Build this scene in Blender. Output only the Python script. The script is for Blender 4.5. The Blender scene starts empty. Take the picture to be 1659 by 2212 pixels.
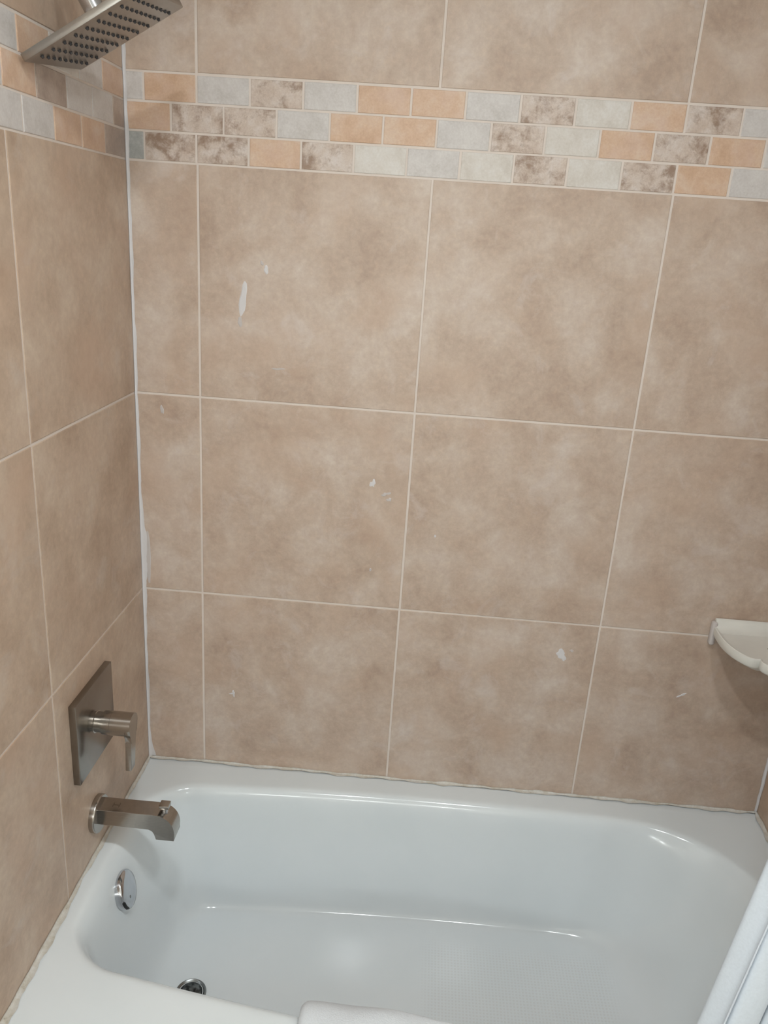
import bpy, bmesh, math, random
from mathutils import Vector, Matrix

random.seed(7)
S = bpy.context.scene
COL = S.collection

# ------------------------------------------------------------------ camera
cam_d = bpy.data.cameras.new('camera')
cam = bpy.data.objects.new('camera', cam_d)
COL.objects.link(cam)
R = ((0.9960459, 0.06231245, 0.06332233),
     (0.0801619, -0.32312754, -0.94295422),
     (-0.0382966, 0.94430173, -0.32684494))
CAMPOS = (0.61405, -1.66074, 1.66953)
cam_d.sensor_fit = 'VERTICAL'
cam_d.sensor_height = 36.0
cam_d.sensor_width = 27.0
cam_d.lens = 1728.6 * 36.0 / 2212.0
cam_d.clip_start = 0.01
cam.matrix_world = Matrix(((R[0][0], -R[1][0], -R[2][0], CAMPOS[0]),
                           (R[0][1], -R[1][1], -R[2][1], CAMPOS[1]),
                           (R[0][2], -R[1][2], -R[2][2], CAMPOS[2]),
                           (0, 0, 0, 1)))
S.camera = cam

# ------------------------------------------------------------------ view, world, lights
S.view_settings.view_transform = 'Standard'
S.view_settings.look = 'None'
S.view_settings.gamma = 1.0
S.view_settings.use_curve_mapping = False
S.view_settings.exposure = 0.0
w = bpy.data.worlds.new('world')
S.world = w
w.use_nodes = True
w.node_tree.nodes['Background'].inputs[0].default_value = (0.95, 0.97, 1.0, 1)
w.node_tree.nodes['Background'].inputs[1].default_value = 0.3


def bulb(name, loc, power, radius, col=(1.0, 0.955, 0.90)):
    d = bpy.data.lights.new(name, 'POINT')
    d.energy = power
    d.shadow_soft_size = radius
    d.color = col
    o = bpy.data.objects.new(name, d)
    COL.objects.link(o)
    o.location = loc
    return o


def downlight(name, loc, power, size, col):
    d = bpy.data.lights.new(name, 'AREA')
    d.shape = 'DISK'
    d.size = size
    d.energy = power
    d.color = col
    o = bpy.data.objects.new(name, d)
    COL.objects.link(o)
    o.location = loc          # an area lamp shines along its own -Z: straight down from the ceiling
    return o


LC = (0.93, 0.985, 1.0)
# two recessed downlights in the ceiling in front of the tub
downlight('ceiling_downlight', (0.50, -1.28, 2.43), 8.5, 0.11, LC)
downlight('ceiling_downlight', (0.95, -1.28, 2.43), 8.5, 0.11, LC)
# unseen fill bulbs added behind the camera to even out the wall light
for bx_ in (0.25, 0.60, 0.95):
    bulb('fill_bulb', (bx_, -2.60, 1.40), 6.2, 0.05, LC)


# ------------------------------------------------------------------ materials
def newmat(name):
    m = bpy.data.materials.new(name)
    m.use_nodes = True
    nt = m.node_tree
    return m, nt, nt.nodes['Principled BSDF']


def srgb(r, g, b):
    f = lambda c: (c / 255 / 12.92) if c / 255 <= 0.04045 else ((c / 255 + 0.055) / 1.055) ** 2.4
    return (f(r), f(g), f(b), 1)


def want(r, g, b):
    """albedo of a surface that reads as this sRGB colour under the room's lamps"""
    c = srgb(r, g, b)
    return (min(0.95, c[0] / 0.924), min(0.95, c[1] / 0.883), min(0.95, c[2] / 0.813), 1)


def node(nt, t, **kw):
    n = nt.nodes.new(t)
    for k, v in kw.items():
        setattr(n, k, v)
    return n


def ramp(nt, stops, interp='LINEAR'):
    r = node(nt, 'ShaderNodeValToRGB')
    r.color_ramp.interpolation = interp
    el = r.color_ramp.elements
    el[0].position, el[0].color = stops[0]
    el[1].position, el[1].color = stops[-1]
    for p, c in stops[1:-1]:
        e = el.new(p)
        e.color = c
    return r


def noise(nt, vec, scale, detail=4, rough=0.55, dist=0.0):
    n = node(nt, 'ShaderNodeTexNoise')
    n.inputs['Scale'].default_value = scale
    n.inputs['Detail'].default_value = detail
    n.inputs['Roughness'].default_value = rough
    n.inputs['Distortion'].default_value = dist
    nt.links.new(vec, n.inputs['Vector'])
    return n


def mix(nt, fac, a, b, mode='MIX'):
    n = node(nt, 'ShaderNodeMix', data_type='RGBA', blend_type=mode)
    for sock, v in ((n.inputs['Factor'], fac), (n.inputs['A'], a), (n.inputs['B'], b)):
        if hasattr(v, 'is_linked'):
            nt.links.new(v, sock)
        else:
            sock.default_value = v
    return n.outputs['Result']


def tile_vec(nt):
    tc = node(nt, 'ShaderNodeTexCoord')
    at = node(nt, 'ShaderNodeAttribute', attribute_name='tile_shift')
    ad = node(nt, 'ShaderNodeVectorMath', operation='ADD')
    nt.links.new(tc.outputs['Object'], ad.inputs[0])
    nt.links.new(at.outputs['Vector'], ad.inputs[1])
    return ad.outputs[0]


def stone(name, dark, mid, light, scale, contrast=(0.32, 0.5, 0.7), speck=None, speckamt=0.5, rough=0.32,
          haze=None, bump=0.05, warm=None, fine=0.35):
    """ceramic tile printed to look like stone: clouds, fine grain, optional blotches"""
    m, nt, b = newmat(name)
    v = tile_vec(nt)
    n1 = noise(nt, v, scale, 6, 0.62, 0.3)
    r1 = ramp(nt, [(contrast[0], dark), (contrast[1], mid), (contrast[2], light)])
    nt.links.new(n1.outputs['Fac'], r1.inputs['Fac'])
    c = r1.outputs['Color']
    n2 = noise(nt, v, scale * 9, 5, 0.7, 0.2)
    r2 = ramp(nt, [(0.30, (0.62, 0.61, 0.60, 1)), (0.5, (0.5, 0.5, 0.5, 1)), (0.72, (0.40, 0.39, 0.38, 1))])
    nt.links.new(n2.outputs['Fac'], r2.inputs['Fac'])
    c = mix(nt, fine, c, r2.outputs['Color'], 'OVERLAY')
    if warm:
        n3 = noise(nt, v, scale * 0.8, 3, 0.5)
        r3 = ramp(nt, [(0.5, (0, 0, 0, 1)), (0.72, (1, 1, 1, 1))])
        nt.links.new(n3.outputs['Color'], r3.inputs['Fac'])
        mul = node(nt, 'ShaderNodeMath', operation='MULTIPLY')
        nt.links.new(r3.outputs['Color'], mul.inputs[0])
        mul.inputs[1].default_value = 0.55
        c = mix(nt, mul.outputs[0], c, warm)
    if haze:
        n4 = noise(nt, v, scale * 1.5, 7, 0.68, 0.6)
        r4 = ramp(nt, [(0.56, (0, 0, 0, 1)), (0.74, (1, 1, 1, 1))])
        nt.links.new(n4.outputs['Fac'], r4.inputs['Fac'])
        mul = node(nt, 'ShaderNodeMath', operation='MULTIPLY')
        nt.links.new(r4.outputs['Color'], mul.inputs[0])
        mul.inputs[1].default_value = 0.5
        c = mix(nt, mul.outputs[0], c, haze)
    if speck:
        n5 = noise(nt, v, scale * 0.8, 9, 0.72, 0.25)
        r5 = ramp(nt, [(0.47, (0, 0, 0, 1)), (0.63, (1, 1, 1, 1))])
        nt.links.new(n5.outputs['Fac'], r5.inputs['Fac'])
        mul = node(nt, 'ShaderNodeMath', operation='MULTIPLY')
        nt.links.new(r5.outputs['Color'], mul.inputs[0])
        mul.inputs[1].default_value = speckamt
        c = mix(nt, mul.outputs[0], c, speck)
    nt.links.new(c, b.inputs['Base Color'])
    b.inputs['Roughness'].default_value = rough
    b.inputs['Specular IOR Level'].default_value = 0.35
    bp = node(nt, 'ShaderNodeBump')
    bp.inputs['Strength'].default_value = bump
    bp.inputs['Distance'].default_value = 0.002
    nt.links.new(n2.outputs['Fac'], bp.inputs['Height'])
    nt.links.new(bp.outputs[0], b.inputs['Normal'])
    return m


M = {}
M['tile'] = stone('beige_stone_tile', want(171, 147, 127), want(184, 162, 142), want(196, 178, 161), 9.0,
                  contrast=(0.33, 0.5, 0.69), haze=want(204, 190, 179), warm=want(188, 160, 136), rough=0.42, fine=0.5)
M['tile_side'] = stone('beige_stone_tile_warm', want(170, 145, 122), want(184, 160, 137), want(196, 175, 153), 8.0,
                       contrast=(0.33, 0.5, 0.69), haze=want(194, 180, 166), warm=want(188, 156, 130), rough=0.42, fine=0.5)
M['orange'] = stone('tan_mosaic', want(189, 154, 125), want(199, 166, 138), want(205, 179, 155), 26, warm=want(203, 176, 160), fine=0.5)
M['pale'] = stone('pale_grey_mosaic', want(186, 177, 167), want(195, 186, 177), want(202, 194, 184), 26, fine=0.5)
M['white'] = stone('cream_white_mosaic', want(193, 182, 168), want(201, 191, 178), want(207, 199, 188), 26, fine=0.5)
M['brown'] = stone('brown_mottled_mosaic', want(184, 163, 145), want(195, 177, 161), want(203, 189, 177), 36,
                   speck=want(134, 106, 84), speckamt=0.8, fine=0.6)
M['grey'] = stone('grey_mottled_mosaic', want(158, 156, 148), want(170, 168, 160), want(182, 181, 174), 26,
                  speck=want(136, 134, 128), speckamt=0.5, fine=0.5)
M['dusk'] = stone('grey_brown_mosaic', want(155, 135, 119), want(168, 148, 132), want(180, 162, 146), 24, speck=want(140, 122, 106), speckamt=0.35, fine=0.5)


def plain(name, col, rough=0.5, metal=0.0, spec=0.5, bump=None, coat=0.0):
    m, nt, b = newmat(name)
    tc = node(nt, 'ShaderNodeTexCoord')
    n = noise(nt, tc.outputs['Object'], 18, 4)
    r = ramp(nt, [(0.3, tuple(c * 0.96 for c in col[:3]) + (1,)), (0.7, tuple(min(1, c * 1.03) for c in col[:3]) + (1,))])
    nt.links.new(n.outputs['Fac'], r.inputs['Fac'])
    nt.links.new(r.outputs['Color'], b.inputs['Base Color'])
    b.inputs['Roughness'].default_value = rough
    b.inputs['Metallic'].default_value = metal
    b.inputs['Specular IOR Level'].default_value = spec
    if coat:
        b.inputs['Coat Weight'].default_value = coat
        b.inputs['Coat Roughness'].default_value = 0.04
    if bump:
        nb = noise(nt, tc.outputs['Object'], bump[0], 4, 0.6)
        bp = node(nt, 'ShaderNodeBump')
        bp.inputs['Strength'].default_value = bump[1]
        bp.inputs['Distance'].default_value = bump[2]
        nt.links.new(nb.outputs['Fac'], bp.inputs['Height'])
        nt.links.new(bp.outputs[0], b.inputs['Normal'])
    return m


M['grout'] = plain('grout', want(211, 196, 181), 0.85, bump=(300, 0.3, 0.001))
M['smear'] = plain('dried_caulk_smear', want(205, 198, 192), 0.7)
M['haze'] = plain('thin_grout_haze', want(188, 177, 168), 0.6)
M['paint'] = plain('off_white_paint', srgb(232, 228, 220), 0.7)
M['ceil'] = plain('white_ceiling_paint', srgb(214, 212, 208), 0.8)
M['floor'] = plain('grey_floor_tile', srgb(150, 142, 132), 0.4)
M['shelf'] = plain('ivory_ceramic', want(212, 206, 193), 0.3, bump=(60, 0.15, 0.002))
M['chip'] = plain('grey_stain', srgb(160, 152, 140), 0.6)
M['rubber'] = plain('dark_rubber', srgb(58, 58, 62), 0.55)
M['hole'] = plain('dark_opening', srgb(28, 29, 30), 0.6)


def caulk_mat():
    m, nt, b = newmat('old_caulk')
    tc = node(nt, 'ShaderNodeTexCoord')
    n = noise(nt, tc.outputs['Object'], 44, 8, 0.78)
    r = ramp(nt, [(0.28, want(96, 86, 70)), (0.38, want(186, 176, 158)), (0.60, want(205, 199, 188))])
    nt.links.new(n.outputs['Fac'], r.inputs['Fac'])
    nt.links.new(r.outputs['Color'], b.inputs['Base Color'])
    b.inputs['Roughness'].default_value = 0.6
    return m


M['caulk'] = caulk_mat()


def metal(name, col, rough, stretch=None):
    m, nt, b = newmat(name)
    b.inputs['Metallic'].default_value = 1.0
    tc = node(nt, 'ShaderNodeTexCoord')
    mp = node(nt, 'ShaderNodeMapping')
    mp.inputs['Scale'].default_value = stretch or (1, 1, 1)
    nt.links.new(tc.outputs['Object'], mp.inputs['Vector'])
    n = noise(nt, mp.outputs[0], 120 if stretch else 30, 4)
    r = ramp(nt, [(0.3, tuple(c * 0.88 for c in col[:3]) + (1,)), (0.7, col)])
    nt.links.new(n.outputs['Fac'], r.inputs['Fac'])
    nt.links.new(r.outputs['Color'], b.inputs['Base Color'])
    mr = node(nt, 'ShaderNodeMapRange')
    mr.inputs['To Min'].default_value = rough * 0.8
    mr.inputs['To Max'].default_value = rough * 1.25
    nt.links.new(n.outputs['Fac'], mr.inputs['Value'])
    nt.links.new(mr.outputs[0], b.inputs['Roughness'])
    return m


M['nickel'] = metal('brushed_nickel', (0.44, 0.41, 0.375, 1), 0.22, (1, 1, 8))
M['nickel_face'] = metal('satin_nickel_face', (0.31, 0.285, 0.26, 1), 0.22)
M['nickel_head'] = metal('satin_nickel_head', (0.40, 0.38, 0.355, 1), 0.34)
M['chrome'] = metal('chrome', (0.62, 0.63, 0.66, 1), 0.12)
M['drain'] = metal('pitted_drain_metal', (0.20, 0.21, 0.21, 1), 0.35)
M['drain'].node_tree.nodes['Color Ramp'].color_ramp.elements[0].color = (0.03, 0.032, 0.033, 1)
M['drain'].node_tree.nodes['Color Ramp'].color_ramp.elements[0].position = 0.45
M['drain'].node_tree.nodes['Noise Texture'].inputs['Scale'].default_value = 90
M['oldchrome'] = metal('worn_chrome', (0.26, 0.27, 0.27, 1), 0.3)


def enamel():
    m, nt, b = newmat('white_enamel')
    tc = node(nt, 'ShaderNodeTexCoord')
    sep = node(nt, 'ShaderNodeSeparateXYZ')
    nt.links.new(tc.outputs['Object'], sep.inputs[0])
    n = noise(nt, tc.outputs['Object'], 4, 4)
    r = ramp(nt, [(0.3, srgb(222, 229, 233)), (0.7, srgb(228, 234, 238))])
    nt.links.new(n.outputs['Fac'], r.inputs['Fac'])
    # non-slip mat of tiny raised squares pressed into the basin floor

    def win(sock, lo, hi, soft):
        a = node(nt, 'ShaderNodeMapRange')
        a.inputs['From Min'].default_value = lo - soft
        a.inputs['From Max'].default_value = lo + soft
        nt.links.new(sock, a.inputs['Value'])
        c = node(nt, 'ShaderNodeMapRange')
        c.inputs['From Min'].default_value = hi - soft
        c.inputs['From Max'].default_value = hi + soft
        c.inputs['To Min'].default_value = 1
        c.inputs['To Max'].default_value = 0
        nt.links.new(sock, c.inputs['Value'])
        k = node(nt, 'ShaderNodeMath', operation='MULTIPLY')
        nt.links.new(a.outputs[0], k.inputs[0])
        nt.links.new(c.outputs[0], k.inputs[1])
        return k.outputs[0]

    def mul(a, c):
        k = node(nt, 'ShaderNodeMath', operation='MULTIPLY')
        nt.links.new(a, k.inputs[0])
        if hasattr(c, 'is_linked'):
            nt.links.new(c, k.inputs[1])
        else:
            k.inputs[1].default_value = c
        return k.outputs[0]

    mask = mul(mul(win(sep.outputs['X'], 0.72, 1.14, 0.02), win(sep.outputs['Y'], -0.56, -0.20, 0.02)),
               win(sep.outputs['Z'], 0.0, 0.13, 0.01))

    def wave(sock):
        s = mul(sock, 2 * math.pi / 0.0075)
        k = node(nt, 'ShaderNodeMath', operation='SINE')
        nt.links.new(s, k.inputs[0])
        mr = node(nt, 'ShaderNodeMapRange')
        mr.inputs['From Min'].default_value = -0.3
        mr.inputs['From Max'].default_value = 0.3
        nt.links.new(k.outputs[0], mr.inputs['Value'])
        return mr.outputs[0]
    grid = mul(mul(wave(sep.outputs['X']), wave(sep.outputs['Y'])), mask)
    fac = mul(grid, 0.2)
    c = mix(nt, fac, r.outputs['Color'], srgb(200, 196, 192))
    nt.links.new(c, b.inputs['Base Color'])
    bp = node(nt, 'ShaderNodeBump')
    bp.inputs['Strength'].default_value = 0.4
    bp.inputs['Distance'].default_value = 0.0006
    nt.links.new(grid, bp.inputs['Height'])
    nt.links.new(bp.outputs[0], b.inputs['Normal'])
    b.inputs['Roughness'].default_value = 0.13
    b.inputs['Specular IOR Level'].default_value = 0.5
    return m


M['enamel'] = enamel()


def cloth(name, col, scale, dist, trans=0.0):
    m, nt, b = newmat(name)
    tc = node(nt, 'ShaderNodeTexCoord')
    n = noise(nt, tc.outputs['Object'], scale, 3, 0.6)
    r = ramp(nt, [(0.3, tuple(c * 0.93 for c in col[:3]) + (1,)), (0.7, col)])
    nt.links.new(n.outputs['Fac'], r.inputs['Fac'])
    nt.links.new(r.outputs['Color'], b.inputs['Base Color'])
    bp = node(nt, 'ShaderNodeBump')
    bp.inputs['Strength'].default_value = 0.6
    bp.inputs['Distance'].default_value = dist
    nt.links.new(n.outputs['Fac'], bp.inputs['Height'])
    nt.links.new(bp.outputs[0], b.inputs['Normal'])
    b.inputs['Roughness'].default_value = 0.9
    b.inputs['Specular IOR Level'].default_value = 0.2
    if trans:
        b.inputs['Transmission Weight'].default_value = 0.0
    return m


M['towel'] = cloth('white_terry', srgb(222, 227, 233), 420, 0.0015)
M['curtain'] = cloth('white_curtain_cloth', srgb(210, 218, 228), 260, 0.0002)


# ------------------------------------------------------------------ helpers
def mesh_obj(name, bm, mats, parent=None, smooth=True, angle=35, weld=False):
    if weld:
        bmesh.ops.remove_doubles(bm, verts=bm.verts, dist=1e-5)
    bmesh.ops.recalc_face_normals(bm, faces=bm.faces)
    me = bpy.data.meshes.new(name)
    bm.to_mesh(me)
    bm.free()
    for m in (mats if isinstance(mats, (list, tuple)) else [mats]):
        me.materials.append(m)
    if smooth:
        me.polygons.foreach_set('use_smooth', [True] * len(me.polygons))
        me.set_sharp_from_angle(angle=math.radians(angle))
    o = bpy.data.objects.new(name, me)
    COL.objects.link(o)
    if parent is not None:
        o.parent = parent
    return o


def tag(o, label, cat, group=None):
    o['label'] = label
    o['category'] = cat
    if group:
        o['group'] = group
    return o


def struct(o):
    o['kind'] = 'structure'
    return o


def empty(name, loc):
    o = bpy.data.objects.new(name, None)
    COL.objects.link(o)
    o.location = loc
    o.empty_display_size = 0.05
    return o


def add_box(bm, x0, x1, y0, y1, z0, z1, bevel=0.0, seg=2, mi=0):
    r = bmesh.ops.create_cube(bm, size=1.0)
    vs = r['verts']
    for v in vs:
        v.co = Vector((x0 + (v.co.x + 0.5) * (x1 - x0), y0 + (v.co.y + 0.5) * (y1 - y0), z0 + (v.co.z + 0.5) * (z1 - z0)))
    fs = list({f for v in vs for f in v.link_faces})
    for f in fs:
        f.material_index = mi
    if bevel:
        es = list({e for v in vs for e in v.link_edges})
        bmesh.ops.bevel(bm, geom=es, offset=bevel, segments=seg, affect='EDGES', profile=0.5)


def frame_from(axis):
    a = Vector(axis).normalized()
    t = Vector((0, 0, 1)) if abs(a.z) < 0.9 else Vector((0, 1, 0))
    u = a.cross(t).normalized()
    return a, u, a.cross(u).normalized()


def add_lathe(bm, origin, axis, prof, n=48, mi=0):
    """prof: list of (distance along axis, radius)"""
    a, u, v = frame_from(axis)
    o = Vector(origin)
    rings = []
    for d, r in prof:
        if r < 1e-6:
            rings.append([bm.verts.new(o + a * d)])
        else:
            rings.append([bm.verts.new(o + a * d + (u * math.cos(2 * math.pi * k / n) + v * math.sin(2 * math.pi * k / n)) * r) for k in range(n)])
    for r0, r1 in zip(rings, rings[1:]):
        for k in range(n):
            k2 = (k + 1) % n
            if len(r0) == 1 and len(r1) == 1:
                continue
            if len(r0) == 1:
                f = bm.faces.new((r0[0], r1[k], r1[k2]))
            elif len(r1) == 1:
                f = bm.faces.new((r0[k], r1[0], r0[k2]))
            else:
                f = bm.faces.new((r0[k], r1[k], r1[k2], r0[k2]))
            f.material_index = mi


def add_tube(bm, pts, r, n=20):
    pts = [Vector(p) for p in pts]
    rings = []
    up = None
    for i, p in enumerate(pts):
        t = (pts[min(i + 1, len(pts) - 1)] - pts[max(i - 1, 0)]).normalized()
        if up is None:
            up = frame_from(t)[1]
        up = (up - t * up.dot(t)).normalized()
        s = t.cross(up)
        rings.append([bm.verts.new(p + (up * math.cos(2 * math.pi * k / n) + s * math.sin(2 * math.pi * k / n)) * r) for k in range(n)])
    for r0, r1 in zip(rings, rings[1:]):
        for k in range(n):
            bm.faces.new((r0[k], r0[(k + 1) % n], r1[(k + 1) % n], r1[k]))
    bm.faces.new(rings[0])
    bm.faces.new(rings[-1][::-1])


def add_prism(bm, outline, to3, d0, d1, bevel=0.0, seg=2):
    """outline of 2D points extruded between depth d0 and d1; to3(a, b, d) gives the 3D point"""
    v0 = [bm.verts.new(to3(a, b, d0)) for a, b in outline]
    v1 = [bm.verts.new(to3(a, b, d1)) for a, b in outline]
    n = len(outline)
    f0 = bm.faces.new(v0)
    f1 = bm.faces.new(v1[::-1])
    for k in range(n):
        bm.faces.new((v0[k], v0[(k + 1) % n], v1[(k + 1) % n], v1[k]))
    if bevel:
        es = list(f0.edges) + list(f1.edges)
        bmesh.ops.bevel(bm, geom=es, offset=bevel, segments=seg, affect='EDGES', profile=0.5)


# ------------------------------------------------------------------ tiled walls
RIM = 0.40                       # height of the tub rim
Z1, Z2, Z3, Z4 = 0.8622, 1.3192, 1.7762, 1.9311   # grout lines, mosaic band Z3..Z4
X1, X2, X3, XR = 0.1403, 0.5973, 1.0543, 1.5004
CEIL = 2.44
DEPTH = 2.75
T = 0.457
G = 0.0046                       # grout width of the large tiles
GM = 0.0042                      # grout width in the mosaic
BAND = (Z3, Z3 + 0.0530, Z3 + 0.1045, Z4)
MATS = ['grout', 'tile', 'orange', 'pale', 'white', 'brown', 'grey', 'dusk', 'smear', 'haze', 'paint', 'chip', 'tile_side']
MI = {k: i for i, k in enumerate(MATS)}


class Wall:
    """one wall: grout bed plus every tile standing 1 mm proud of it, all in one mesh"""

    def __init__(self, p, nrm):
        self.bm = bmesh.new()
        self.lay = self.bm.verts.layers.float_vector.new('tile_shift')
        self.p, self.n = p, Vector(nrm)

    def at(self, u, v, d):
        return Vector(self.p(u, v)) + self.n * d

    def tile(self, u0, u1, v0, v1, kind, g):
        h = g / 2
        j = lambda: random.uniform(-0.0004, 0.0004)
        u0, u1, v0, v1 = u0 + h + j(), u1 - h + j(), v0 + h + j(), v1 - h + j()
        if u1 - u0 < 0.004 or v1 - v0 < 0.004:
            return
        c = 0.0011
        sh = Vector((random.uniform(-20, 20), random.uniform(-20, 20), random.uniform(-20, 20)))
        rings = []
        for k, d in ((0, -0.0016), (0, -0.0003), (0.35 * c, 0.0), (c, 0.0003)):
            rings.append([self.bm.verts.new(self.at(a, b, d)) for a, b in
                          ((u0 + k, v0 + k), (u1 - k, v0 + k), (u1 - k, v1 - k), (u0 + k, v1 - k))])
        for r in rings:
            for v in r:
                v[self.lay] = sh
        fs = [self.bm.faces.new(rings[-1])]
        for a, b in zip(rings, rings[1:]):
            for k in range(4):
                fs.append(self.bm.faces.new((a[k], a[(k + 1) % 4], b[(k + 1) % 4], b[k])))
        for f in fs:
            f.material_index = MI[kind]

    def slab(self, u0, u1, v0, v1, d0, d1, kind):
        a = [self.bm.verts.new(self.at(u, v, d0)) for u, v in ((u0, v0), (u1, v0), (u1, v1), (u0, v1))]
        b = [self.bm.verts.new(self.at(u, v, d1)) for u, v in ((u0, v0), (u1, v0), (u1, v1), (u0, v1))]
        fs = [self.bm.faces.new(a), self.bm.faces.new(b)]
        for k in range(4):
            fs.append(self.bm.faces.new((a[k], a[(k + 1) % 4], b[(k + 1) % 4], b[k])))
        for f in fs:
            f.material_index = MI[kind]

    def blob(self, u, v, w, h, rot, kind, n=18, rag=0.25, d=0.0012):
        """a small ragged patch of dried material on the tile face, thin but solid"""
        cr, sr = math.cos(rot), math.sin(rot)
        ph = [random.uniform(0, 6.28) for _ in range(3)]
        rim, top = [], []
        for k in range(n):
            t = 2 * math.pi * k / n
            q = 1 + rag * (0.5 * math.sin(2 * t + ph[0]) + 0.35 * math.sin(3 * t + ph[1]) + 0.3 * math.sin(5 * t + ph[2]))
            a, b = w / 2 * q * math.cos(t), h / 2 * q * math.sin(t)
            for s, dd, lst in ((1, 0.0002, rim), (0.7, d, top)):
                lst.append(self.bm.verts.new(self.at(u + (a * cr - b * sr) * s, v + (a * sr + b * cr) * s, dd)))
        fs = [self.bm.faces.new(top)]
        for k in range(n):
            fs.append(self.bm.faces.new((rim[k], rim[(k + 1) % n], top[(k + 1) % n], top[k])))
        for f in fs:
            f.material_index = MI[kind]

    def done(self, name):
        o = mesh_obj(name, self.bm, [M[k] for k in MATS], smooth=False)
        return struct(o)


VROWS = [(RIM - 0.02, Z1), (Z1, Z2), (Z2, Z3), (Z4, Z4 + T), (Z4 + T, CEIL)]

# back wall, u = x
wb = Wall(lambda u, v: (u, 0.0, v), (0, -1, 0))
wb.slab(0.0, XR, 0.0, CEIL, -0.10, -0.0011, 'grout')
for v0, v1 in VROWS:
    us = [0.0, X1, X2, X3, XR]
    for a, b in zip(us, us[1:]):
        wb.tile(a, b, v0, v1, 'tile', G)
row3 = [0, .037] + [.037 + .1016 * k for k in range(1, 15)]
row2 = [0, .090] + [.090 + .1016 * k for k in range(1, 14)]
row1 = [0, .0385] + [.0385 + .1016 * k for k in range(1, 15)]
k1 = 'pale orange pale brown pale orange orange pale brown white orange brown pale orange brown pale'.split()
k2 = 'orange brown brown pale orange orange pale brown white orange brown orange pale brown orange'.split()
k3 = 'grey brown brown orange brown white pale pale white brown white brown orange pale brown white'.split()
k3 = 'grey brown brown orange brown white pale white brown white brown orange pale brown white pale'.split()
for row, ks, v0, v1 in ((row1, k1, BAND[2], BAND[3]), (row2, k2, BAND[1], BAND[2]), (row3, k3, BAND[0], BAND[1])):
    row = [x for x in row if x < XR - 0.006] + [XR]
    for (a, b), k in zip(zip(row, row[1:]), ks):
        wb.tile(a, b, v0, v1, k, GM)
# smears and chips of old caulk on the tile faces
wb.blob(0.2310, 1.527, 0.016, 0.066, -0.10, 'smear')
wb.blob(0.2250, 1.482, 0.010, 0.020, 0.0, 'haze')
wb.blob(0.2777, 1.588, 0.009, 0.018, 0.25, 'smear')
wb.blob(0.2690, 1.600, 0.006, 0.010, 0.3, 'haze')
wb.blob(0.5180, 1.158, 0.012, 0.017, 0.1, 'smear', rag=0.6)
wb.blob(0.5480, 1.136, 0.020, 0.008, 0.2, 'haze', rag=0.6)
wb.blob(0.5560, 1.124, 0.010, 0.010, 0.2, 'haze', rag=0.5)
wb.blob(0.9764, 0.783, 0.026, 0.022, -0.5, 'smear', rag=0.5)
wb.blob(0.9830, 0.770, 0.009, 0.005, -0.6, 'smear')
wb.blob(0.9990, 0.795, 0.010, 0.006, 0.2, 'haze', rag=0.6)
wb.blob(1.2654, 0.705, 0.022, 0.006, 0.55, 'smear', rag=0.4)
wb.blob(0.2135, 0.602, 0.006, 0.018, 0.0, 'smear', rag=0.5)
wb.blob(0.2090, 0.601, 0.010, 0.006, 0.1, 'smear', rag=0.5)
wb.blob(0.6632, 1.048, 0.005, 0.006, 0.0, 'smear')
wb.blob(0.0569, 1.286, 0.008, 0.020, 0.1, 'haze')
wb.blob(0.5246, 0.955, 0.006, 0.008, 0.1, 'haze')
wb.blob(0.3051, 1.391, 0.030, 0.004, 0.0, 'haze', rag=0.5)
wb.blob(0.0140, 0.945, 0.018, 0.120, 0.03, 'haze', rag=0.25, d=0.0009)
wb.done('wall_back')

# left wall, u = distance from the back wall
wl = Wall(lambda u, v: (0.0, -u, v), (1, 0, 0))
LEND = 0.84
wl.slab(0.0, LEND, 0.0, CEIL, -0.10, -0.0011, 'grout')
wl.slab(LEND, DEPTH, 0.0, CEIL, -0.10, -0.0005, 'paint')
for v0, v1 in VROWS:
    for a, b in ((0.0, 0.4634), (0.4634, LEND)):
        wl.tile(a, b, v0, v1, 'tile_side', G)
rb = [0.0, .1010, .2026, .3062, .4090, .5106, .6122, .7138, .8154, LEND]
rm = [0.0, .0570, .1537, .2538, .3586, .4602, .5618, .6634, .7650, LEND]
lt = 'orange pale white orange pale brown pale orange white'.split()
lm_ = 'dusk pale pale dusk orange pale brown orange white'.split()
lb = 'dusk orange orange pale pale brown pale orange white'.split()
for row, ks, v0, v1 in ((rb, lt, BAND[2], BAND[3]), (rm, lm_, BAND[1], BAND[2]), (rb, lb, BAND[0], BAND[1])):
    for (a, b), k in zip(zip(row, row[1:]), ks):
        wl.tile(a, b, v0, v1, k, GM)
wl.done('wall_left')

# right wall, u = distance from the back wall
wr = Wall(lambda u, v: (XR, -u, v), (-1, 0, 0))
wr.slab(0.0, LEND, 0.0, CEIL, -0.10, -0.0011, 'grout')
wr.slab(LEND, DEPTH, 0.0, CEIL, -0.10, -0.0005, 'paint')
for v0, v1 in VROWS:
    for a, b in ((0.0, 0.4634), (0.4634, LEND)):
        wr.tile(a, b, v0, v1, 'tile_side', G)
for row, ks, v0, v1 in ((rb, lm_, BAND[2], BAND[3]), (rm, lb, BAND[1], BAND[2]), (rb, lt, BAND[0], BAND[1])):
    for (a, b), k in zip(zip(row, row[1:]), ks):
        wr.tile(a, b, v0, v1, k, GM)
wr.done('wall_right')

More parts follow.
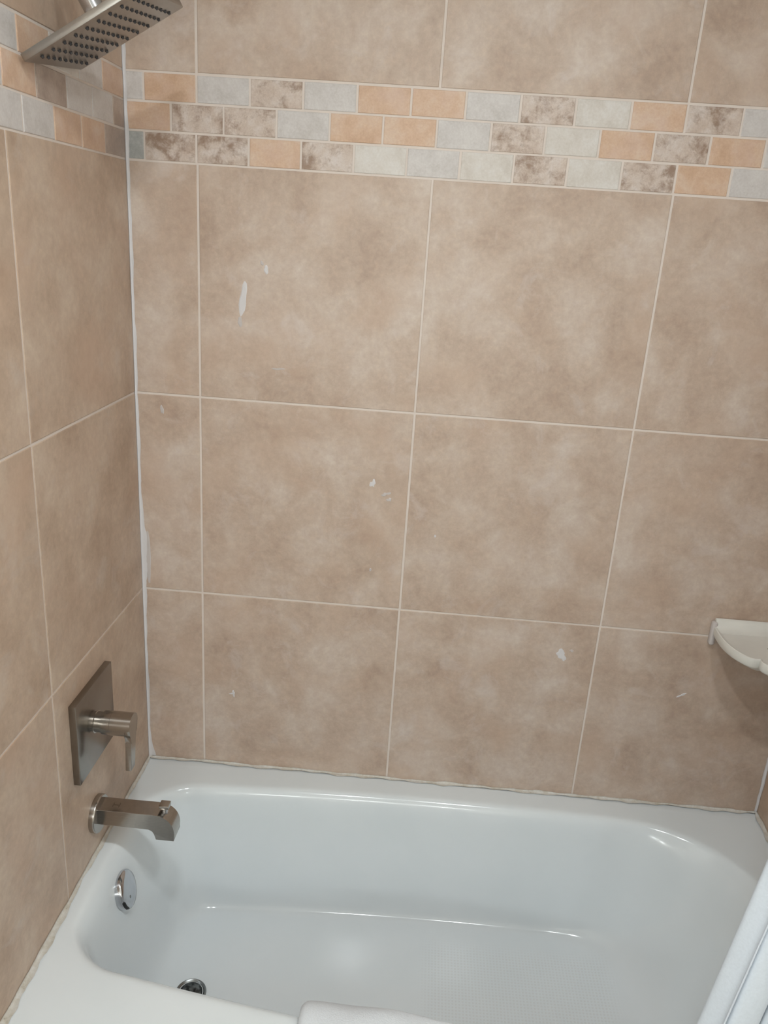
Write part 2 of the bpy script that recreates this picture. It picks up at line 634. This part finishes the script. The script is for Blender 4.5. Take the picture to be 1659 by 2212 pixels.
bm = bmesh.new()
add_box(bm, -0.1, XR + 0.1, -DEPTH - 0.1, -DEPTH, 0, CEIL)
struct(mesh_obj('wall_front', bm, M['paint'], smooth=False))
bm = bmesh.new()
add_box(bm, -0.1, XR + 0.1, -DEPTH - 0.1, 0.1, -0.08, 0.0)
struct(mesh_obj('floor', bm, M['floor'], smooth=False))
bm = bmesh.new()
add_box(bm, -0.1, XR + 0.1, -DEPTH - 0.1, 0.1, CEIL, CEIL + 0.08)
struct(mesh_obj('ceiling', bm, M['ceil'], smooth=False))


# ------------------------------------------------------------------ caulk beads (the setting's trim)
def bead(name, path, a_dir, b_dir, wa, wb_, mat, seed=0, jag=0.35, step=0.006):
    """a hand-laid bead filling the corner between two planes: legs along a_dir and b_dir, widths wander"""
    rnd = random.Random(seed)
    p0, p1 = Vector(path[0]), Vector(path[1])
    n = max(4, int((p1 - p0).length / step))
    a, b = Vector(a_dir), Vector(b_dir)
    bm = bmesh.new()
    rings = []
    ja = [rnd.uniform(0, 6.28) for _ in range(8)]
    ka = kb = 0.0
    for i in range(n + 1):
        t = i / n
        s = t * (p1 - p0).length
        ka = 0.7 * ka + rnd.uniform(-1, 1) * 0.3
        kb = 0.7 * kb + rnd.uniform(-1, 1) * 0.3
        qa = wa(s) * (1 + jag * (0.5 * math.sin(s * 31 + ja[0]) + 0.4 * math.sin(s * 83 + ja[1]) + 1.0 * ka))
        qb = wb_(s) * (1 + jag * (0.5 * math.sin(s * 27 + ja[2]) + 0.4 * math.sin(s * 97 + ja[3]) + 1.0 * kb))
        qa, qb = max(0.0008, qa), max(0.0008, qb)
        p = p0 + (p1 - p0) * t
        ring = []
        for k in range(6):
            th = k / 5
            # concave fillet from one plane to the other
            x = qa * (1 - th) ** 1.7
            y = qb * th ** 1.7
            lift = 0.0011
            ring.append(bm.verts.new(p + a * max(x, lift) + b * max(y, lift)))
        ring.append(bm.verts.new(p - a * 0.001 - b * 0.001))
        rings.append(ring)
    for r0, r1 in zip(rings, rings[1:]):
        for k in range(7):
            bm.faces.new((r0[k], r0[(k + 1) % 7], r1[(k + 1) % 7], r1[k]))
    bm.faces.new(rings[0])
    bm.faces.new(rings[-1][::-1])
    return struct(mesh_obj(name, bm, mat, angle=60))


def corner_w(s):   # s from the rim upward
    return 0.0065 + 0.007 * math.exp(-((s - 0.54) / 0.09) ** 2) + 0.010 * math.exp(-(s / 0.03) ** 2)


bead('trim_1', ((0, 0, RIM), (0, 0, CEIL)), (1, 0, 0), (0, -1, 0), corner_w, lambda s: 0.0045, M['smear'], 3, 0.22)
bead('trim_2', ((XR, 0, RIM), (XR, 0, CEIL)), (-1, 0, 0), (0, -1, 0), lambda s: 0.006, lambda s: 0.006, M['smear'], 5, 0.25)
bead('trim_3', ((0, 0, RIM), (XR, 0, RIM)), (0, 0, 1), (0, -1, 0), lambda s: 0.0045, lambda s: 0.008, M['caulk'], 9, 0.5)
bead('trim_4', ((0, 0, RIM), (0, -0.76, RIM)), (0, 0, 1), (1, 0, 0), lambda s: 0.0065, lambda s: 0.007 + 0.007 * max(0, s - 0.42) / 0.3,
     M['caulk'], 11, 0.32)
bead('trim_5', ((XR, 0, RIM), (XR, -0.76, RIM)), (0, 0, 1), (-1, 0, 0), lambda s: 0.006, lambda s: 0.010, M['caulk'], 13, 0.5)

# ------------------------------------------------------------------ bathtub
YF = -0.762


def interp(x, tab):
    for (a, fa), (b, fb) in zip(tab, tab[1:]):
        if x <= b:
            t = (x - a) / (b - a)
            t = max(0, min(1, t))
            return fa + (fb - fa) * t
    return tab[-1][1]


def outline(xl, xr, yc, half, rl, rr, bulge, bow, front, n=56):
    """closed basin outline: bowed long sides, small corner radius at the drain end, round head end"""
    pts = []
    L = xr - xl

    def h(x):
        xm = xl + 0.56 * L
        b = half * (1 - bulge * ((x - xm) / (0.5 * L)) ** 2)
        d = x - xl
        if d < rl:
            b -= rl - math.sqrt(max(0, rl * rl - (rl - d) ** 2))
        d = xr - x
        if d < rr:
            q = (rr - d) / rr
            b *= (1 - q ** 2.4) ** (1 / 2.1)
        return max(b, 0)
    xs_ = [xl + L * (0.5 - 0.5 * math.cos(math.pi * i / n)) for i in range(n + 1)]
    for x in xs_:                       # back side, left to right
        pts.append((x, yc + h(x)))
    for x in xs_[::-1][1:]:             # front side, right to left
        pts.append((x, yc - h(x)))
    # flat left end: subdivide between last and first
    a, b = pts[-1], pts[0]
    for k in range(1, 12):
        t = k / 12
        pts.append((a[0] + (b[0] - a[0]) * t, a[1] + (b[1] - a[1]) * t))
    out = []
    for x, y in pts:
        q = (y - yc) / half
        x += bow * q * q * max(0.0, 1 - (x - xl) / 0.25)
        if y < yc:
            y += front * (3 * q * q + 2 * q * q * q if q > -1 else 1.0) * max(0.12, min(1.0, (0.56 - x) / 0.40))
        out.append((x, y))
    return out


top = outline(0.040, 1.432, -0.368, 0.292, 0.100, 0.30, 0.10, 0.018, 0.033)
bot = outline(0.150, 1.150, -0.362, 0.222, 0.074, 0.19, 0.08, 0.0, 0.018)
prof = [(-0.42, 0.4000), (-0.28, 0.4003), (-0.17, 0.3990), (-0.08, 0.3950), (0.0, 0.3870), (0.06, 0.3760), (0.11, 0.3600),
        (0.17, 0.3330), (0.26, 0.2900), (0.38, 0.2350), (0.50, 0.1850), (0.60, 0.1500), (0.69, 0.1260), (0.78, 0.1090),
        (0.88, 0.0985), (1.00, 0.0930), (1.20, 0.0905)]


def floor_tilt(x):
    return 0.012 * max(0, x - 0.2)


bm = bmesh.new()
N = len(top)
rings = []
# outer rim rectangle, matched to the outline by direction
rect = []
cx, cy = 0.72, -0.368
x0, x1, y0, y1 = 0.0010, XR - 0.0010, YF, -0.0010
for (x, y) in top:
    dx, dy = x - cx, y - cy
    dx *= 0.52
    t = min(((x1 - cx) if dx > 0 else (x0 - cx)) / dx if abs(dx) > 1e-9 else 1e9,
            ((y1 - cy) if dy > 0 else (y0 - cy)) / dy if abs(dy) > 1e-9 else 1e9)
    rect.append([cx + dx * t, cy + dy * t])
for corner in ((x0, y0), (x0, y1), (x1, y0), (x1, y1)):
    k = min(range(N), key=lambda i: (rect[i][0] - corner[0]) ** 2 + (rect[i][1] - corner[1]) ** 2)
    rect[k] = list(corner)


def lay(pts, z):
    rings.append([bm.verts.new((p[0], p[1], z if not callable(z) else z(p[0]))) for p in pts])


def skirt(p, k):
    return (p[0], p[1])


lay(rect, 0.0)
lay(rect, RIM - 0.016)
for ins, z in ((0.0, RIM - 0.013), (0.0015, RIM - 0.006), (0.005, RIM - 0.0015), (0.012, RIM)):
    lay([(x, max(y, y0 + ins)) for x, y in rect], z)
for q, z in prof:
    pts = []
    for k, ((a, b), (c, d)) in enumerate(zip(top, bot)):
        if q >= 0:
            pts.append((a + (c - a) * q, b + (d - b) * q))
        else:
            # flat rim outside the roll: straight out from the outline
            tx_, ty_ = top[(k + 1) % N][0] - top[k - 1][0], top[(k + 1) % N][1] - top[k - 1][1]
            tl = math.hypot(tx_, ty_)
            nx_, ny_ = -ty_ / tl, tx_ / tl
            if nx_ * (a - c) + ny_ * (b - d) < 0:
                nx_, ny_ = -nx_, -ny_
            pts.append((a + nx_ * 0.07 * -q, b + ny_ * 0.07 * -q))
    f = max(0.0, min(1.0, (q - 0.6) / 0.4))
    rings.append([bm.verts.new((x, y, z + f * floor_tilt(x))) for x, y in pts])
# close the floor
cfx, cfy = 0.62, -0.362
for s in (0.75, 0.5, 0.25):
    rings.append([bm.verts.new((cfx + (x - cfx) * s * 0.98, cfy + (y - cfy) * s * 0.98, 0.0898 + floor_tilt(cfx + (x - cfx) * s)))
                  for x, y in [(c, d) for c, d in bot]])
for r0, r1 in zip(rings, rings[1:]):
    for k in range(N):
        k2 = (k + 1) % N
        bm.faces.new((r0[k], r0[k2], r1[k2], r1[k]))
cv = bm.verts.new((cfx, cfy, 0.0898 + floor_tilt(cfx)))
for k in range(N):
    bm.faces.new((rings[-1][k], rings[-1][(k + 1) % N], cv))
cl = bm.edges.layers.float.new('crease_edge')
for corner in ((x0, y0), (x0, y1), (x1, y0), (x1, y1)):
    k = min(range(N), key=lambda i: (rect[i][0] - corner[0]) ** 2 + (rect[i][1] - corner[1]) ** 2)
    for r0, r1 in zip(rings[:6], rings[1:6]):
        e = bm.edges.get((r0[k], r1[k]))
        if e:
            e[cl] = 1.0
tub = mesh_obj('bathtub', bm, M['enamel'], angle=80)
tag(tub, 'white enamel alcove bathtub between the tiled walls', 'bathtub')
sub = tub.modifiers.new('smooth', 'SUBSURF')
sub.levels = sub.render_levels = 1

# overflow plate on the drain-end wall
bm = bmesh.new()
OC = Vector((0.0680, -0.348, 0.3235))
ON = Vector((0.95, 0.10, 0.28)).normalized()
add_lathe(bm, OC, ON, [(-0.010, 0.040), (0.0015, 0.0405), (0.004, 0.0395), (0.0075, 0.036), (0.0095, 0.027), (0.0102, 0.014), (0.0104, 0)], 56)
ov = mesh_obj('overflow_plate', bm, M['chrome'], tub)
ov['label'] = 'round chrome overflow plate'
a, u, v = frame_from(ON)
dn = Vector((0, 0, -1)); dn = (dn - a * dn.dot(a)).normalized()
bm = bmesh.new()
add_lathe(bm, OC + (dn * 0.5 + Vector((0, -0.86, 0))) * 0.017 + a * 0.0093, a, [(0, 0.0036), (0.0022, 0.0034), (0.003, 0.002), (0.003, 0)], 20)
mesh_obj('screw', bm, M['oldchrome'], ov)
bm = bmesh.new()
sd = a.cross(dn).normalized()
if sd.y > 0:
    sd = -sd
dn, sd = (dn * 0.28 + sd * 0.96).normalized(), (sd * 0.28 - dn * 0.96).normalized()
ring0 = []
for k in range(9):
    t = (k / 8 - 0.5)
    c = OC + a * 0.0052 + dn * (0.0396 * math.cos(t * 0.6)) + sd * (0.0396 * math.sin(t * 0.6))
    ring0.append([bm.verts.new(c + dn * i * 0.0014 + a * j * 0.0032) for i, j in ((-1, -1), (1, -1), (1, 1), (-1, 1))])
for r0, r1 in zip(ring0, ring0[1:]):
    for k in range(4):
        bm.faces.new((r0[k], r0[(k + 1) % 4], r1[(k + 1) % 4], r1[k]))
bm.faces.new(ring0[0]); bm.faces.new(ring0[-1][::-1])
mesh_obj('overflow_slot', bm, M['hole'], ov)

# drain
DC = Vector((0.213, -0.383, 0.0905))
bm = bmesh.new()
add_lathe(bm, DC, (0, 0, 1), [(0.0, 0.0335), (0.0022, 0.033), (0.0035, 0.031), (0.0025, 0.029), (0.0005, 0.027), (-0.001, 0.025), (-0.001, 0.0)], 48)
dr = mesh_obj('drain', bm, M['oldchrome'], tub)
dr['label'] = 'worn chrome drain ring'
bm = bmesh.new()
add_lathe(bm, DC + Vector((0, 0, -0.0015)), (0, 0, 1), [(0, 0.0245), (0.003, 0.025), (0.0055, 0.0225), (0.0075, 0.014), (0.008, 0)], 40)
mesh_obj('stopper', bm, M['drain'], dr)

# ------------------------------------------------------------------ tub spout
sp = empty('tub_spout', (0, -0.322, 0.489))
tag(sp, 'brushed nickel tub spout on the left wall just above the tub', 'spout')


def child(name, bm, mat, parent, **kw):
    """mesh given in world space, parented to an empty (or its part) that only has a location"""
    off = Vector((0, 0, 0))
    q = parent
    while q is not None:
        off += q.location
        q = q.parent
    for v in bm.verts:
        v.co -= off
    return mesh_obj(name, bm, mat, parent, **kw)


bm = bmesh.new()
add_lathe(bm, (0.0, -0.322, 0.4915), (1, 0, 0), [(0.0004, 0.0395), (0.009, 0.0400), (0.0115, 0.0392), (0.0125, 0.038), (0.0125, 0.0)], 64)
child('flange', bm, M['nickel'], sp)
side = [(0.010, 0.4815), (0.118, 0.4805), (0.1235, 0.4795), (0.1272, 0.4770), (0.1295, 0.4735), (0.1305, 0.469), (0.1335, 0.4565), (0.171, 0.4560),
        (0.1722, 0.460)]
for k in range(13):
    t = k / 12 * math.pi / 2
    side.append((0.129 + 0.0435 * math.cos(t) ** 0.9, 0.4740 + 0.0435 * math.sin(t) ** 0.95))
side.append((0.010, 0.5178))
bm = bmesh.new()
add_prism(bm, side, lambda a_, b_, d: Vector((a_, d, b_)), -0.3430, -0.3015, 0.0011, 2)
body = child('spout_body', bm, M['nickel'], sp, angle=25)
# small square emblem etched on top
bm = bmesh.new()
ex, ey, et = 0.046, -0.3225, 0.5180
for (a0, a1, b0, b1) in ((-0.007, -0.0055, -0.006, 0.006), (0.0055, 0.007, -0.006, 0.006), (-0.0055, 0.0055, -0.0008, 0.0008)):
    add_box(bm, ex + a0, ex + a1, ey + b0, ey + b1, et - 0.0004, et + 0.00015)
child('emblem', bm, M['nickel_face'], body)
bm = bmesh.new()
add_lathe(bm, (0.1475, -0.323, 0.5080), (0.10, 0, 1), [(0, 0.0072), (0.006, 0.0072), (0.0065, 0.006), (0.009, 0.0058), (0.0095, 0.0068), (0.018, 0.0068)], 28)
dv = child('diverter', bm, M['chrome'], sp)
bm = bmesh.new()
add_box(bm, 0.1380, 0.1585, -0.3325, -0.3135, 0.5245, 0.5340, 0.0014)
child('diverter_cap', bm, M['nickel'], dv)

# ------------------------------------------------------------------ shower valve
vy, vz = -0.3215, 0.7155
va = empty('shower_valve', (0, vy, vz))
tag(va, 'square brushed nickel shower valve with lever, above the tub spout', 'shower valve')
bm = bmesh.new()
add_box(bm, 0.0002, 0.0145, vy - 0.0875, vy + 0.0868, vz - 0.0868, vz + 0.0878, 0.0012)
child('wall_plate', bm, M['nickel_face'], va)
bm = bmesh.new()
add_lathe(bm, (0.0128, vy, vz), (1, 0, 0), [(0, 0.0225), (0.002, 0.0225), (0.003, 0.0205), (0.020, 0.0205)], 56)
child('collar', bm, M['nickel'], va)
bm = bmesh.new()
add_lathe(bm, (0.0290, vy, vz), (1, 0, 0), [(0, 0.021), (0.001, 0.0235), (0.018, 0.0235), (0.0182, 0.0232), (0.0186, 0.0242), (0.0500, 0.0242)], 64)
child('handle_hub', bm, M['nickel'], va)
lev = []
for k in range(25):
    t = math.pi * k / 24
    lev.append((0.0242 * math.cos(t), 0.0242 * math.sin(t)))
lev += [(-0.0240, -0.003), (-0.0215, -0.011), (-0.0165, -0.018), (-0.0130, -0.026), (-0.0118, -0.036), (-0.0108, -0.1030), (0.0108, -0.1030), (0.0118, -0.036), (0.0130, -0.026), (0.0165, -0.018), (0.0215, -0.011), (0.0240, -0.003)]
bm = bmesh.new()
add_prism(bm, lev, lambda a_, b_, d: Vector((d + 0.05 * min(0.0, b_ + 0.02), vy + a_, vz + b_)), 0.0765, 0.0890, 0.0014, 2)
lv = child('lever', bm, M['nickel'], va, angle=30)

# ------------------------------------------------------------------ shower head
hc = Vector((0.0981, -0.3204, 1.9284))
ux = Vector((0.8770, -0.0566, 0.4771)).normalized()
uy = Vector((0.0037, -0.9922, -0.1245)).normalized()
hn = ux.cross(uy)
if hn.z < 0:
    hn = -hn
sh = empty('overhead_shower', (0, -0.318, 2.06))
tag(sh, 'square brushed nickel rain shower head on a wall arm', 'shower head')
hs = 0.1005
bm = bmesh.new()
to3 = lambda a_, b_, d: hc + ux * a_ + uy * b_ + hn * d
sq = []
rc_ = 0.004
for sx, sy in ((1, 1), (-1, 1), (-1, -1), (1, -1)):
    base = math.atan2(sy, sx) - math.pi / 4
    for k in range(4):
        t = base + math.pi / 2 * k / 3
        sq.append((sx * (hs - rc_) + rc_ * math.cos(t), sy * (hs - rc_) + rc_ * math.sin(t)))
add_prism(bm, sq, to3, 0.0, 0.0108, 0.0012, 2)
child('head_plate', bm, M['nickel_head'], sh, angle=25)
pitch = 0.0199
nb = bmesh.new()
add_lathe(nb, (0, 0, 0), (0, 0, -1), [(-0.0005, 0.0029), (0.0006, 0.0029), (0.0010, 0.0024), (0.0032, 0.0018), (0.0032, 0.0)], 14)
bmesh.ops.recalc_face_normals(nb, faces=nb.faces)
nme = bpy.data.meshes.new('nozzle')
nb.to_mesh(nme)
nb.free()
nme.materials.append(M['rubber'])
rotq = Matrix((ux, uy, ux.cross(uy))).transposed()
if ux.cross(uy).z < 0:
    rotq = Matrix((ux, -uy, ux.cross(-uy))).transposed()
for i in range(9):
    for j in range(9):
        o = bpy.data.objects.new('nozzle', nme)
        COL.objects.link(o)
        o.parent = sh
        p = hc + ux * (i - 4) * pitch + uy * (j - 4) * pitch - Vector(sh.location)
        o.matrix_local = Matrix.Translation(p) @ rotq.to_4x4()
bm = bmesh.new()
hb = hc + hn * 0.0106
add_lathe(bm, hb, hn, [(0, 0.020), (0.004, 0.0195), (0.006, 0.015), (0.012, 0.0125), (0.018, 0.0125), (0.0185, 0.0165), (0.047, 0.0165), (0.049, 0.0150), (0.055, 0.0130)], 40)
child('swivel_nut', bm, M['chrome'], sh)
p0 = hb + hn * 0.040
p1 = hb + hn * 0.066
wallp = Vector((0.0, -0.3215, 2.078))
bm = bmesh.new()
ctrl = [p0, p1, Vector((0.032, -0.322, 2.062)), wallp + Vector((0.012, 0, 0)), wallp]
pts = []
for k in range(25):
    t = k / 24 * (len(ctrl) - 1)
    i = min(int(t), len(ctrl) - 2)
    f = t - i
    P = [ctrl[max(i - 1, 0)], ctrl[i], ctrl[i + 1], ctrl[min(i + 2, len(ctrl) - 1)]]
    pts.append(0.5 * ((2 * P[1]) + (P[2] - P[0]) * f + (2 * P[0] - 5 * P[1] + 4 * P[2] - P[3]) * f * f + (3 * P[1] - P[0] - 3 * P[2] + P[3]) * f ** 3))
add_tube(bm, pts, 0.0105)
child('shower_arm', bm, M['chrome'], sh, angle=60)
bm = bmesh.new()
add_lathe(bm, wallp, (1, 0, 0), [(0.0004, 0.030), (0.003, 0.030), (0.007, 0.026), (0.009, 0.012)], 40)
child('wall_flange', bm, M['chrome'], sh)

# ------------------------------------------------------------------ corner shelf
sz = 0.872
sh2 = empty('corner_shelf', (XR, 0, sz))
tag(sh2, 'ivory ceramic corner shelf with scalloped front on the back wall', 'shelf')


def front(t, grow=0.0, rad=0.20):
    """scalloped quarter front, t from the back wall (0) to the right wall (1)"""
    th = t * math.pi / 2
    deg = min(t, 1 - t) * 90
    r = interp(deg, [(0, .2000), (6, .2030), (12, .2080), (18, .2142), (25, .2212), (31, .2264), (36, .2285), (40, .2292), (42.5, .2270), (44, .2215), (45, .2145)]) + grow
    return Vector((XR - r * math.cos(th), -r * math.sin(th), 0))


NF = 96
bm = bmesh.new()
# profile around the front edge: (grow, dz)
pr = [(-0.075, -0.034), (-0.030, -0.016), (-0.010, -0.005), (-0.003, -0.001), (0.0, 0.003), (0.0, 0.016), (-0.0012, 0.0195), (-0.0035, 0.0205), (-0.007, 0.0190),
      (-0.010, 0.0155), (-0.017, 0.0140), (-0.08, 0.0145)]
cols = []
for k in range(NF + 1):
    t = k / NF
    col = []
    for g, dz in pr:
        p = front(t, g)
        col.append(bm.verts.new((p.x, p.y, sz + dz)))
    cols.append(col)
for c0, c1 in zip(cols, cols[1:]):
    for i in range(len(pr) - 1):
        bm.faces.new((c0[i], c0[i + 1], c1[i + 1], c1[i]))
# top and bottom back to the corner
ct = bm.verts.new((XR - 0.0005, -0.0005, sz + 0.0150))
cb = bm.verts.new((XR - 0.0005, -0.0005, sz - 0.050))
for c0, c1 in zip(cols, cols[1:]):
    bm.faces.new((c0[-1], ct, c1[-1]))
    bm.faces.new((c0[0], c1[0], cb))
for c in (cols[0], cols[-1]):
    bm.faces.new(c + [ct, cb])
child('shelf_body', bm, M['shelf'], sh2, angle=40)
# raised lips against both walls
bm = bmesh.new()


def lip(P, length):
    prf = [(0.0003, 0.010), (0.0003, 0.034), (0.003, 0.037), (0.007, 0.036), (0.010, 0.031), (0.0125, 0.024), (0.022, 0.0175), (0.032, 0.0150), (0.032, 0.010)]
    a_, b_ = [], []
    for d, dz in prf:
        a_.append(bm.verts.new(P(0.0, d, sz + dz)))
        b_.append(bm.verts.new(P(length, d, sz + dz)))
    n = len(prf)
    for k in range(n):
        bm.faces.new((a_[k], a_[(k + 1) % n], b_[(k + 1) % n], b_[k]))
    bm.faces.new(a_)
    bm.faces.new(b_[::-1])


lip(lambda s, d, z: Vector((XR - s, -d, z)), 0.197)
lip(lambda s, d, z: Vector((XR - d, -s, z)), 0.197)
child('back_lip', bm, M['shelf'], sh2, angle=50)
bm = bmesh.new()
add_lathe(bm, (1.395, -0.090, sz + 0.0142), (0, 0, 1), [(0, 0.006), (0.0008, 0.005), (0.0008, 0)], 14)
for v in bm.verts:
    v.co.x = 1.395 + (v.co.x - 1.395) * 1.3
child('stain', bm, M['chip'], sh2)
# end cap of dried caulk where the shelf meets the back wall
bm = bmesh.new()
add_box(bm, XR - 0.2055, XR - 0.1930, -0.016, -0.0004, sz - 0.026, sz + 0.031, 0.005, 3)
child('caulk_seam', bm, M['haze'], sh2)

# ------------------------------------------------------------------ towel over the tub's near edge
bm = bmesh.new()
path = [(-0.6235, 0.330), (-0.6300, 0.358), (-0.6365, 0.380), (-0.6450, 0.3985), (-0.657, 0.4075), (-0.675, 0.4090), (-0.70, 0.4085), (-0.73, 0.4085), (-0.752, 0.407),
        (-0.766, 0.400), (-0.7705, 0.386), (-0.771, 0.360), (-0.771, 0.30), (-0.772, 0.22), (-0.773, 0.14)]
base_path = path[2:]


def drape(start, n=16):
    """the cross section over the rim, beginning a little further along towards the skewed end of the towel"""
    acc = [0.0]
    for p, q in zip(base_path, base_path[1:]):
        acc.append(acc[-1] + math.hypot(q[0] - p[0], q[1] - p[1]))
    out = []
    for i in range(n + 1):
        d = start + (acc[-1] - start) * (i / n) ** 1.6
        k = 0
        while k < len(acc) - 2 and acc[k + 1] < d:
            k += 1
        t = (d - acc[k]) / (acc[k + 1] - acc[k])
        p, q = base_path[k], base_path[k + 1]
        out.append((p[0] + (q[0] - p[0]) * t, p[1] + (q[1] - p[1]) * t))
    return out


th = 0.018
NX = 60
tx0, tx1 = 0.487, 0.985
grid_in, grid_out = [], []
for i in range(NX + 1):
    f = i / NX
    x = tx0 + (tx1 - tx0) * f
    ci, co = [], []
    path = drape(0.075 * f)
    for k, (y, z) in enumerate(path):
        a_ = path[max(k - 1, 0)]; b_ = path[min(k + 1, len(path) - 1)]
        ty, tz = b_[0] - a_[0], b_[1] - a_[1]
        l = math.hypot(ty, tz)
        ny, nz = (tz / l, -ty / l)
        if nz < 0 and abs(ny) < 0.7:
            ny, nz = -ny, -nz
        # outward = away from the tub body
        if k < 4 and ny < 0:
            pass
        e = min(1.0, min(f, 1 - f) / 0.022)
        tt = th * (0.55 + 0.45 * math.sqrt(max(0, 1 - (1 - e) ** 2))) * (1 + 0.06 * math.sin(x * 60 + k))
        sgn = 1
        ox, oz = (-tz / l, ty / l)
        cyc, czc = -0.70, 0.25
        if (y - cyc) * ox + (z - czc) * oz < 0:
            ox, oz = -ox, -oz
        ci.append(bm.verts.new((x, y + ox * 0.0008, z + oz * 0.0008)))
        co.append(bm.verts.new((x, y + ox * tt, z + oz * tt)))
    grid_in.append(ci)
    grid_out.append(co)
K = len(path)
for i in range(NX):
    for k in range(K - 1):
        bm.faces.new((grid_out[i][k], grid_out[i][k + 1], grid_out[i + 1][k + 1], grid_out[i + 1][k]))
        bm.faces.new((grid_in[i][k], grid_in[i + 1][k], grid_in[i + 1][k + 1], grid_in[i][k + 1]))
    for k in (0, K - 1):
        bm.faces.new((grid_in[i][k], grid_out[i][k], grid_out[i + 1][k], grid_in[i + 1][k]))
for i in (0, NX):
    for k in range(K - 1):
        bm.faces.new((grid_in[i][k], grid_in[i][k + 1], grid_out[i][k + 1], grid_out[i][k]))
tw = mesh_obj('towel', bm, M['towel'], angle=70)
tag(tw, "thick white terry towel draped over the tub's near edge", 'towel')
ms = tw.modifiers.new('smooth', 'SUBSURF')
ms.levels = ms.render_levels = 2

# ------------------------------------------------------------------ shower curtain and its rod
RODY, RODZ = -0.815, 2.425
bm = bmesh.new()
add_box(bm, 0.001, XR - 0.001, RODY - 0.014, RODY + 0.014, RODZ - 0.012, CEIL - 0.0005, 0.002)
rod = mesh_obj('curtain_track', bm, M['chrome'], angle=40)
tag(rod, 'slim metal curtain track under the ceiling above the tub front', 'curtain track')
bm = bmesh.new()
NU, NV = 300, 40
vs = []
folds = 9
for j in range(NV + 1):
    fz = j / NV
    z = 0.16 + (2.411 - 0.16) * fz
    row = []
    xl_ = 1.0800 + 0.122 * (z - 0.66) - 0.012
    xr_ = 1.470
    for i in range(NU + 1):
        f = i / NU
        amp = 0.022 * (0.75 + 0.25 * math.cos(3 * fz))
        ph = f * folds * 2 * math.pi + 0.5 * math.sin(f * 5 + 1) + 0.25 * math.sin(fz * 2.2 + f * 9)
        x = xl_ + (xr_ - xl_) * f + 0.013 * math.sin(2 * ph)
        y = RODY - 0.003 + amp * -math.cos(ph)
        row.append(bm.verts.new((x, y, z)))
    vs.append(row)
for j in range(NV):
    for i in range(NU):
        bm.faces.new((vs[j][i], vs[j][i + 1], vs[j + 1][i + 1], vs[j + 1][i]))
cu = mesh_obj('shower_curtain', bm, M['curtain'], angle=180)
tag(cu, 'white shower curtain hanging in soft folds at the right end of the tub', 'shower curtain')
so = cu.modifiers.new('cloth', 'SOLIDIFY')
so.thickness = 0.002
